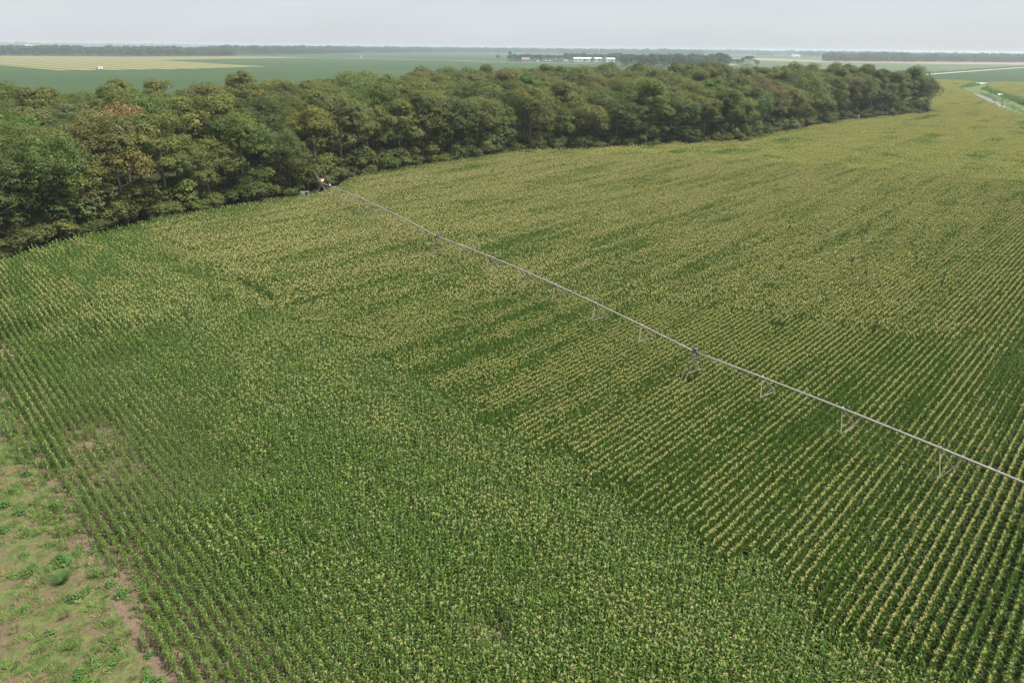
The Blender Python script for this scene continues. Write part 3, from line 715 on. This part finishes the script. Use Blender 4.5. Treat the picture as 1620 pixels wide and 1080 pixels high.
lone(925, 100.2, 8, 8, 'mid green', 'low bushy tree at the middle of the long white barn')

def gable(name, px, py, Lx, Wy, hw, hr, wallm, roofm, rz, lab, cat_, nwin=4, group=None):
    g = G(px, py); e = empty(name, (g[0], g[1], 0), rz); tag(e, lab, cat_, group)
    w = MB(); x, y = Lx/2, Wy/2
    w.add([[-x, -y, 0], [x, -y, 0], [x, y, 0], [-x, y, 0], [-x, -y, hw], [x, -y, hw], [x, y, hw], [-x, y, hw], [-x, 0, hr], [x, 0, hr]],
          [(0, 1, 5, 4), (2, 3, 7, 6), (1, 2, 6, 9, 5), (3, 0, 4, 8, 7)]); w.build('wall', wallm, e)
    r = MB(); o = .5; t = .25; sl_ = (hr-hw)/y; ze = hw-o*sl_
    r.add([[-x-o, -y-o, ze+.05], [x+o, -y-o, ze+.05], [x+o, 0, hr+.05], [-x-o, 0, hr+.05], [-x-o, y+o, ze+.05], [x+o, y+o, ze+.05],
           [-x-o, -y-o, ze+t], [x+o, -y-o, ze+t], [x+o, 0, hr+t], [-x-o, 0, hr+t], [-x-o, y+o, ze+t], [x+o, y+o, ze+t]],
          [(0, 3, 2, 1), (3, 4, 5, 2), (6, 7, 8, 9), (9, 8, 11, 10), (0, 1, 7, 6), (4, 10, 11, 5), (0, 6, 9, 3), (3, 9, 10, 4), (1, 2, 8, 7), (2, 5, 11, 8)]); r.build('roof', roofm, e)
    for k in range(nwin):
        xx = -x+(k+.5)*Lx/nwin
        m = MB(); m.box((xx, -y-.03, hw*.55), (min(1.4, Lx/nwin*.4), .05, hw*.35)); m.build('window', M_GLASS, e)
    m = MB(); m.box((x*.3, -y-.04, hw*.38), (min(3, Lx*.09), .06, hw*.76)); m.build('door', M_GREYP, e)
    return e
gable('farmhouse', 831.5, 97.9, 17, 10, 4.5, 8.5, M_BRICK, M_REDROOF, .06, 'pale farmhouse with red brown roof in front of the garden trees', 'house', 5)
gable('long_barn', 929, 98.6, 62, 18, 7.5, 9.5, M_WHITE, M_WHITE, .04, 'long white metal barn with white roof behind small trees', 'barn', 7)
gable('barn', 965.5, 98.9, 18, 14, 7, 9, M_WHITE, M_WHITE, .1, 'shorter white barn half hidden by trees right of the long barn', 'barn', 3)
gable('barn', 895.5, 98.2, 9, 6, 2.8, 4.2, M_WHITE, M_GREYP, .0, 'tiny white shed left of the long white barn', 'shed', 1)
gable('shed', 866.5, 98.9, 11, 5, 2.6, 3.8, M_BRICK, M_REDROOF, .0, 'low shed with red brown roof right of the farmhouse', 'shed', 1)
gable('shed', 851.0, 98.9, 5, 4, 2.4, 3.8, M_WHITE, M_GREYP, .0, 'small white garage right of the farmhouse', 'garage', 1)
gable('cottage', 571, 92.3, 5.5, 5, 3.6, 6, M_WHITE, M_REDROOF, .2, 'tiny white cottage with red roof alone beside the far road', 'house', 2)
gable('warehouse', 45, 74.2, 75, 40, 10, 14, M_WHITE, M_WHITE, .2, 'pale white warehouse on the horizon at far left', 'warehouse', 4)
gable('warehouse', 58, 74.0, 45, 30, 7, 10, M_WHITE, M_WHITE, .2, 'lower white warehouse just right of the pale horizon warehouse', 'warehouse', 3)
gable('warehouse', 8, 73.6, 35, 25, 8, 11, M_WHITE, M_WHITE, .2, 'small white warehouse at the far left end of the horizon', 'warehouse', 3)
gable('shed', 1258, 90.6, 40, 20, 7, 9, M_WHITE, M_WHITE, .1, 'far white shed left of the hazy right tree belt', 'shed', 3)
def pole(px, py, h, lab, grp):
    g = G(px, py); e = empty('utility_pole', (g[0], g[1], 0), .15); tag(e, lab, 'utility pole', grp)
    m = MB(); m.tube([[0, 0, 0], [0, 0, h*.5], [0, 0, h]], [.32, .27, .22], 8); m.build('post', M_POLE, e)
    m = MB(); m.box((0, .36, h-.8), (2.6, .22, .24)); m.build('crossarm', M_POLE, e)
GP = 'utility poles along the farm road'
for px, py, lab in ((562, 92.3, 'utility pole just left of the tiny white cottage'), (582.5, 92.8, 'utility pole just right of the tiny white cottage'), (606, 93.3, 'second utility pole right of the tiny white cottage'), (629, 93.9, 'third utility pole right of the tiny white cottage'),
                    (767, 97.2, 'utility pole standing left of the farmstead trees'), (798.5, 98.2, 'utility pole at the left end of the farmstead trees'), (812.5, 98.6, 'utility pole just right of the tall pointed tree'), (840.5, 99.2, 'utility pole just right of the farmhouse'),
                    (871.5, 100, 'utility pole between the farmhouse and the long white barn'), (947.5, 101.5, 'utility pole in front of the long white barn')): pole(px, py, 11, lab, GP)
pole(1594, 130.0, 9, 'lone utility pole beyond the ditch at far right', 'field poles'); pole(1248, 112.5, 8, 'field pole behind the wood, left one of two', 'field poles'); pole(1299, 117, 8, 'field pole behind the wood, right one of two', 'field poles')

# truck by the tan field
g = G(157, 110.6); e = empty('farm_truck', (g[0], g[1], 0), .25); tag(e, 'white box truck with grey cab at the edge of the tan strip field', 'truck')
m = MB(); m.box((1.6, 0, 2.15), (4.6, 2.4, 2.5)); m.build('cargo_box', M_WHITE, e)
m = MB(); m.box((-1.75, 0, 1.35), (1.9, 2.2, 1.3)); m.box((-1.55, 0, 2.3), (1.4, 2.1, .8)); m.box((-3.0, 0, 1.1), (.9, 2.0, .8)); cb = m.build('cab', M_GREYP, e)
m = MB(); m.box((-1.55, -1.06, 2.3), (1.0, .03, .55)); m.box((-2.27, 0, 2.3), (.03, 1.8, .55)); m.build('window', M_GLASS, cb)
m = MB(); m.box((.5, 0, .75), (6.6, 1.0, .25)); m.build('chassis', M_DARKST, e)
for wx in (-2.6, 2.6):
    for wy in (-1.0, 1.0):
        m = MB(); m.tube([[wx, wy-.15, .5], [wx, wy+.15, .5]], .5, 14); m.build('wheel', M_TYRE, e)
# white shed on the bank
g = G(1582, 152.3); e = empty('pump_shed', (g[0], g[1], 0), -.35); e.scale = (.68, .68, .68); tag(e, 'small white shed with sloping roof on the grassy ditch bank', 'shed')
m = MB(); m.add([[-1.9, -1.2, 0], [1.9, -1.2, 0], [1.9, 1.2, 0], [-1.9, 1.2, 0], [-1.9, -1.2, 1.3], [1.9, -1.2, 1.3], [1.9, 1.2, 1.9], [-1.9, 1.2, 1.9]], [(0, 1, 5, 4), (1, 2, 6, 5), (2, 3, 7, 6), (3, 0, 4, 7), (4, 5, 6, 7)]); m.build('wall', M_WHITE, e)
m = MB(); m.add(np.array([[-2.1, -1.5, 1.28], [2.1, -1.5, 1.28], [2.1, 1.4, 2.0], [-2.1, 1.4, 2.0], [-2.1, -1.5, 1.4], [2.1, -1.5, 1.4], [2.1, 1.4, 2.12], [-2.1, 1.4, 2.12]]), [(0, 3, 2, 1), (4, 5, 6, 7), (0, 1, 5, 4), (1, 2, 6, 5), (2, 3, 7, 6), (3, 0, 4, 7)]); m.build('roof', M_WHITE, e)
m = MB(); m.box((.6, -1.23, .55), (.8, .05, 1.05)); m.build('door', M_GREYP, e)
# white marker at the wood edge
g = G(1357, 194.5); g = g*.985; e = empty('marker_sign', (g[0], g[1], 0), -.5); tag(e, 'small white marker sign on a post at the foot of the wood', 'sign')
m = MB(); m.tube([[0, 0, 0], [0, 0, 3.2]], .05, 8); m.build('post', M_WHITE, e)
m = MB(); m.box((0, -.08, 3.25), (.5, .05, .8)); m.build('plate', M_WHITE, e)

# ------------------------------------------------------------------ centre pivot irrigator
PIV = empty('irrigation_pivot', (towers_xy[0][0], towers_xy[0][1], 0)); tag(PIV, 'long wheeled irrigation boom of pale pipe on towers crossing the corn', 'irrigator')
org = np.array([towers_xy[0][0], towers_xy[0][1], 0.])
PH = 3.95
def pipe_at(i, t):
    a, b = towers_xy[i], towers_xy[i+1]; p = a+(b-a)*t
    return np.array([p[0], p[1], PH+.55*4*t*(1-t)])
for i in range(3):
    a, b = towers_xy[i], towers_xy[i+1]; d = nrm(b-a); lat = np.array([-d[1], d[0], 0.]); d3 = np.array([*d, 0.]); ln = np.linalg.norm(b-a)
    m = MB(); m.tube([pipe_at(i, t) for t in np.linspace(0, 1, 29)], .074, 10)
    for t in np.linspace(0, 1, 8)[1:-1]:
        c = pipe_at(i, t); m.tube([c-d3*.03, c+d3*.03], .145, 10)
    for t in np.linspace(.02, .98, 15):
        c = pipe_at(i, t); m.tube([c+np.array([0, 0, .05]), c+np.array([0, 0, .32]), c+np.array([0, 0, .36])+lat*.12, c+np.array([0, 0, .2])+lat*.2], .016, 5)
    sp = m.build('pipe_span', M_GALV, PIV, True); sp.location = -org
    m = MB(); r_ = MB(); prev = None
    for t in np.linspace(0, 1, 8)[1:-1]:
        c = pipe_at(i, t); drop = 1.5*math.sin(math.pi*min(max(t, .17), .83))**.35
        nodes = [c+lat*sg*1.0-np.array([0, 0, drop])+d3*.75 for sg in (-1, 1)]
        for n_ in nodes:
            m.tube([n_, c], .030, 5); m.tube([n_, pipe_at(i, t+1.5/ln)], .030, 5)
        m.tube(nodes, .026, 5)
        if prev is None: 
            for n_, sg in zip(nodes, (-1, 1)): r_.tube([pipe_at(i, .015), n_], .008, 4)
        else:
            for n_, q_ in zip(nodes, prev): r_.tube([q_, n_], .008, 4)
        prev = nodes
    for n_ in prev: r_.tube([n_, pipe_at(i, .985)], .008, 4)
    tr = m.build('truss', M_STRUT, PIV); tr.location = -org
    rd = r_.build('truss_rod', M_STRUT, tr)
for k in range(4):
    p = towers_xy[k]; i = max(0, k-1); d = nrm(towers_xy[i+1]-towers_xy[i]); lat = np.array([-d[1], d[0], 0.]); d3 = np.array([*d, 0.])
    c = np.array([p[0], p[1], PH]); m = MB()
    for sg in (-1, 1):
        foot = c*np.array([1, 1, 0])+lat*sg*1.75+np.array([0, 0, .75])
        for e_ in (-.35, .35): m.tube([foot+d3*e_*.4, c+d3*e_*.9-np.array([0, 0, .12])], .045, 6)
        m.tube([c*np.array([1, 1, 0])+lat*sg*.9+np.array([0, 0, 2.1])-d3*.25, c*np.array([1, 1, 0])+lat*sg*.9+np.array([0, 0, 2.1])+d3*.25], .03, 5)
    m.tube([c*np.array([1, 1, 0])-lat*2.0+np.array([0, 0, .7]), c*np.array([1, 1, 0])+lat*2.0+np.array([0, 0, .7])], .085, 8)
    m.tube([c*np.array([1, 1, 0])-lat*.95+np.array([0, 0, 2.1]), c*np.array([1, 1, 0])+lat*.95+np.array([0, 0, 2.1])], .035, 6)
    if k == 0: m.tube([c*np.array([1, 1, 0])-lat*2.1+np.array([0, 0, 1.9]), c*np.array([1, 1, 0])+lat*1.6+np.array([0, 0, 1.9])], .035, 6)
    tw = m.build('tower', M_STRUT, PIV); tw.location = -org
    for sg in (-1, 1):
        o_ = c*np.array([1, 1, 0])+lat*sg*1.95+np.array([0, 0, .62]); w = MB()
        w.tube([o_-d3*.17, o_-d3*.12, o_+d3*.12, o_+d3*.17], [.52, .62, .62, .52], 18); wh = w.build('wheel', M_TYRE, tw)
        h_ = MB(); h_.tube([o_-d3*.19, o_+d3*.19], .26, 12); h_.build('rim', M_STRUT, wh)
    m = MB(); rz = math.atan2(d[1], d[0])
    if k == 0:
        m.box(c+np.array([0, 0, .55])+d3*.1, (1.05, .62, .42), rz-.9); cbx = m.build('control_box', M_CREAM, PIV); cbx.location = -org
        m = MB(); m.box(c+np.array([0, 0, .79])+d3*.1, (1.12, .68, .07), rz-.9); m.build('lid', M_RUST, cbx)
        m = MB(); m.tube([c+np.array([0, 0, .1]), c+np.array([0, 0, .4])], .1, 8); m.box(c, (.5, .4, .3), rz); b_ = m.build('gearbox', M_STRUT, PIV); b_.location = -org
        m = MB(); m.tube([c, c-d3*1.2+np.array([0, 0, .25]), c-d3*2.1+np.array([0, 0, .75]), c-d3*2.3+np.array([0, 0, 1.25])], [.07, .06, .05, .04], 8)
        g_ = m.build('end_gun', M_GALV, PIV); g_.location = -org
    else:
        m.box(c+np.array([0, 0, .22]), (.34, .28, .30), rz); m.tube([c-d3*.35, c+d3*.35], .135, 10); b_ = m.build('drive_box', M_DARKST, PIV); b_.location = -org
c = pipe_at(0, .105); m = MB(); m.box(c+np.array([0, 0, .24]), (.24, .2, .24), .4); m.tube([c+np.array([0, 0, .05]), c+np.array([0, 0, .12])], .05, 6); wb = m.build('junction_box', M_WHITE, PIV); wb.location = -org

# grey stand near the end tower
g = G(483, 315.5); e = empty('metal_stand', (g[0], g[1], 0), .5); tag(e, 'small grey metal stand in the grass left of the irrigator end tower', 'stand')
m = MB()
for sx in (-.75, .75):
    for sy in (-.4, .4): m.tube([[sx, sy, 0], [sx, sy, 1.55]], .045, 6)
for sy in (-.4, .4): m.tube([[-.75, sy, 1.5], [.75, sy, 1.5]], .04, 6); m.tube([[-.75, sy, .5], [.75, sy, .5]], .035, 6)
for sx in (-.75, .75): m.tube([[sx, -.4, 1.5], [sx, .4, 1.5]], .04, 6)
m.build('frame', M_GREYP, e)
m = MB(); m.box((-.25, -.1, 1.0), (.5, .4, .7)); m.build('cabinet', M_GREYP, e)

# ------------------------------------------------------------------ weeds and grass
def tuft(seed, n=26, h=.16, rad=.13, w=.016, col=(.14, .20, .05), arch=.6, seg=2):
    r = rng(seed); V = []; Q = []; C = []; k = 0
    for i in range(n):
        a = r.uniform(0, 6.28); q = rad*math.sqrt(r.random()); b = np.array([math.cos(a)*q, math.sin(a)*q, 0])
        a2 = a+r.normal(0, .6); o = np.array([math.cos(a2), math.sin(a2), 0]); l = h*r.uniform(.6, 1.25); t = np.linspace(0, 1, seg+1)
        pts_ = b+o*(l*arch*t**1.5)[:, None]+np.array([0, 0, 1.])*(l*(1.05*t-.45*arch*t*t))[:, None]
        s_ = np.array([-math.sin(a2), math.cos(a2), 0])*w*r.uniform(.7, 1.3); wd = np.linspace(1, .15, seg+1)[:, None]
        V.append(np.r_[pts_-s_*wd/2, pts_+s_*wd/2]); Q.append(np.array([(j, j+1, seg+j+2, seg+j+1) for j in range(seg)])+k); k += 2*seg+2
        C.append(np.tile(np.array(col)*r.uniform(.7, 1.3), (2*seg+2, 1)))
    C = np.concatenate(C); return mk('grass_tuft', np.concatenate(V), np.concatenate(Q), M_WEED, np.c_[C, np.ones(len(C))])
def weed(seed, n=70, h=.32, rad=.28, ls=(.06, .12), col=(.12, .21, .05)):
    r = rng(seed); d = sph(r, n); d[:, 2] = np.abs(d[:, 2]); k = r.uniform(.4, 1., n)
    P_ = d*k[:, None]*np.array([rad, rad, h]); Nn = nrm(d*.5+np.array([0, 0, 1.])+r.normal(0, .4, (n, 3)))
    C = np.array(col)*r.uniform(.7, 1.3, (n, 1)); V, Q, C = leaf_quads(P_, Nn, r.uniform(*ls, n), r, C)
    return mk('weed', V, Q, M_WEED, C)
TUFT = [tuft(1), tuft(2, col=(.17, .22, .06)), tuft(3, 34, .12, .2, col=(.13, .21, .05)), tuft(4, 30, .22, .12, col=(.11, .19, .045)), tuft(5, 20, .14, .15, col=(.25, .23, .09)), tuft(6, 40, .08, .25, .014, (.15, .21, .06))]
WEED = [weed(6, 190, .10, .32, (.025, .05), (.15, .21, .055)), weed(7, 160, .14, .26, (.03, .055), (.12, .19, .05)), weed(1), weed(2, 50, .22, .2), weed(3, 110, .45, .34, (.07, .14), (.10, .19, .045)), weed(4, 60, .18, .3, (.05, .1), (.17, .23, .06)), weed(5, 40, .2, .16, (.05, .09), (.20, .25, .07))]
R3 = rng(21)
def strew(n, poly, dens):
    lo, hi = np.min(poly, 0), np.max(poly, 0); P_ = R3.uniform(lo, hi, (n, 2)); P_ = P_[inpoly(P_, poly)]
    x, y, z = proj(P_); P_ = P_[(x > -160) & (x < 1780) & (y < 1240) & (z > 1)]
    return P_[R3.random(len(P_)) < np.array([dens(p) for p in P_])] if len(P_) else P_
WP = np.array([e0+NB*3.2, e1+NB*3.2, e1-NB*22, e0-NB*22])
def el(p): return -((p-P0)@NB+26.2)      # metres into the weedy side
ga = strew(150000, WP, lambda p: min(1, max(0, .30+1.6*nz(p[0]/1.6, p[1]/1.1, 2.)+.8*nz(p[0]/5, p[1]/5, 3.)))*(.95 if el(p) > -.5 else .25))
n = len(ga); scatter('weedy_grass', TUFT, ga, R3.uniform(0, 6.28, n), R3.uniform(1.0, 2.4, n), R3.integers(0, 6, n), 'patchy short grass on bare soil beside the corn')
wa = strew(90000, WP, lambda p: max(0, .22+.9*nz(p[0]/1.5+9, p[1]/1.5, 6.))*(1.5 if -2.0 < el(p) < 3 else .6 if el(p) > 0 else .25))
n = len(wa); scatter('weeds', WEED, wa, R3.uniform(0, 6.28, n), R3.uniform(.6, 1.5, n), R3.integers(0, 7, n), 'leafy green weeds growing between grass and corn')
print('grass', len(ga), len(wa))
g = G(98, 920); la = strew(260000, WP, lambda p: max(0, .25+1.0*nz(p[0]/1.1+2, p[1]/.8, 8.)+.5*nz(p[0]/4, p[1]/4, 1.))*(.8 if el(p) > 0 else .3))
n = len(la); scatter('low_weeds', WEED[:2], la, R3.uniform(0, 6.28, n), R3.uniform(.5, 1.2, n), R3.integers(0, 2, n), 'low mats of small leaved weeds on the bare ground')
o = bpy.data.objects.new('grass_clump', tuft(90, 520, .55, .22, .016, (.085, .16, .045), .75, 3)); COL.objects.link(o); o.location = (g[0], g[1], 0)
tag(o, 'round clump of long grass on the bare soil beside the corn', 'grass clump')
ES = np.array(list(WFa[1:9])+list(corn_top[1:9][::-1]))
ga = strew(26000, ES, lambda p: .55+.5*nz(p[0]/3, p[1]/3, 2.))
n = len(ga); scatter('edge_weeds', TUFT+WEED[2:], ga, R3.uniform(0, 6.28, n), R3.uniform(1.2, 2.6, n), R3.choice(11, n, p=[.13, .12, .1, .12, .1, .03, .1, .08, .1, .07, .05]), 'grass and weeds on the strip between corn and wood')
# tall green growth along the ditch banks
def line_scatter(pp, w, n, protos, scl, nm, lab, hh=1.0):
    gg = np.array([G(*p, hh) for p in pp]); sl_ = np.linalg.norm(np.diff(gg, axis=0), axis=1); cu = np.r_[0, np.cumsum(sl_)]; a_ = R3.uniform(0, cu[-1], n)
    P_ = np.c_[np.interp(a_, cu, gg[:, 0]), np.interp(a_, cu, gg[:, 1])]+R3.normal(0, w, (n, 2))
    scatter(nm, protos[2:], P_, R3.uniform(0, 6.28, n), R3.uniform(*scl, n), R3.integers(0, len(protos)-2, n), lab)
line_scatter([(1559, 138.8), (1568, 141.5), (1590, 149.8), (1640, 168)], 1.6, 1500, WEED, (3.5, 6.), 'bank_growth', 'dark green band of tall weeds along the far field edge')
line_scatter([(1514, 137), (1530, 135.2), (1545, 132.8)], 1.4, 700, WEED, (3.5, 6.), 'bank_growth', 'dark green band of weeds left of the farm track')
line_scatter([(1410, 121.2), (1460, 117.6), (1508, 114), (1560, 110.2), (1620, 105.8), (1700, 101)], 2.0, 1800, WEED, (5, 8.), 'road_verge', 'dark weedy verge along the far side of the gravel road', 0.)
line_scatter([(1553, 147), (1566, 153), (1580, 159.5), (1602, 169), (1630, 180)], 2.2, 260, WEED, (1.5, 3.), 'bank_growth', 'brownish weeds on the bank above the ditch water', .3)

# ------------------------------------------------------------------ haze
m, N, L = mat('haze'); v = N.new('ShaderNodeVolumePrincipled')
v.inputs['Color'].default_value = (.80, .90, 1, 1); v.inputs['Density'].default_value = 1.4e-4; v.inputs['Anisotropy'].default_value = .1
o_ = N.new('ShaderNodeOutputMaterial'); L.new(v.outputs[0], o_.inputs['Volume'])
mb = MB(); mb.box((0, 13500, 16.5), (54000, 35000, 36))
hz = mb.build('haze', m); hz['kind'] = 'stuff'; hz['label'] = 'thin pale haze over the fields'
cy.volume_step_rate = 1.0
print('objects', len(S.objects))
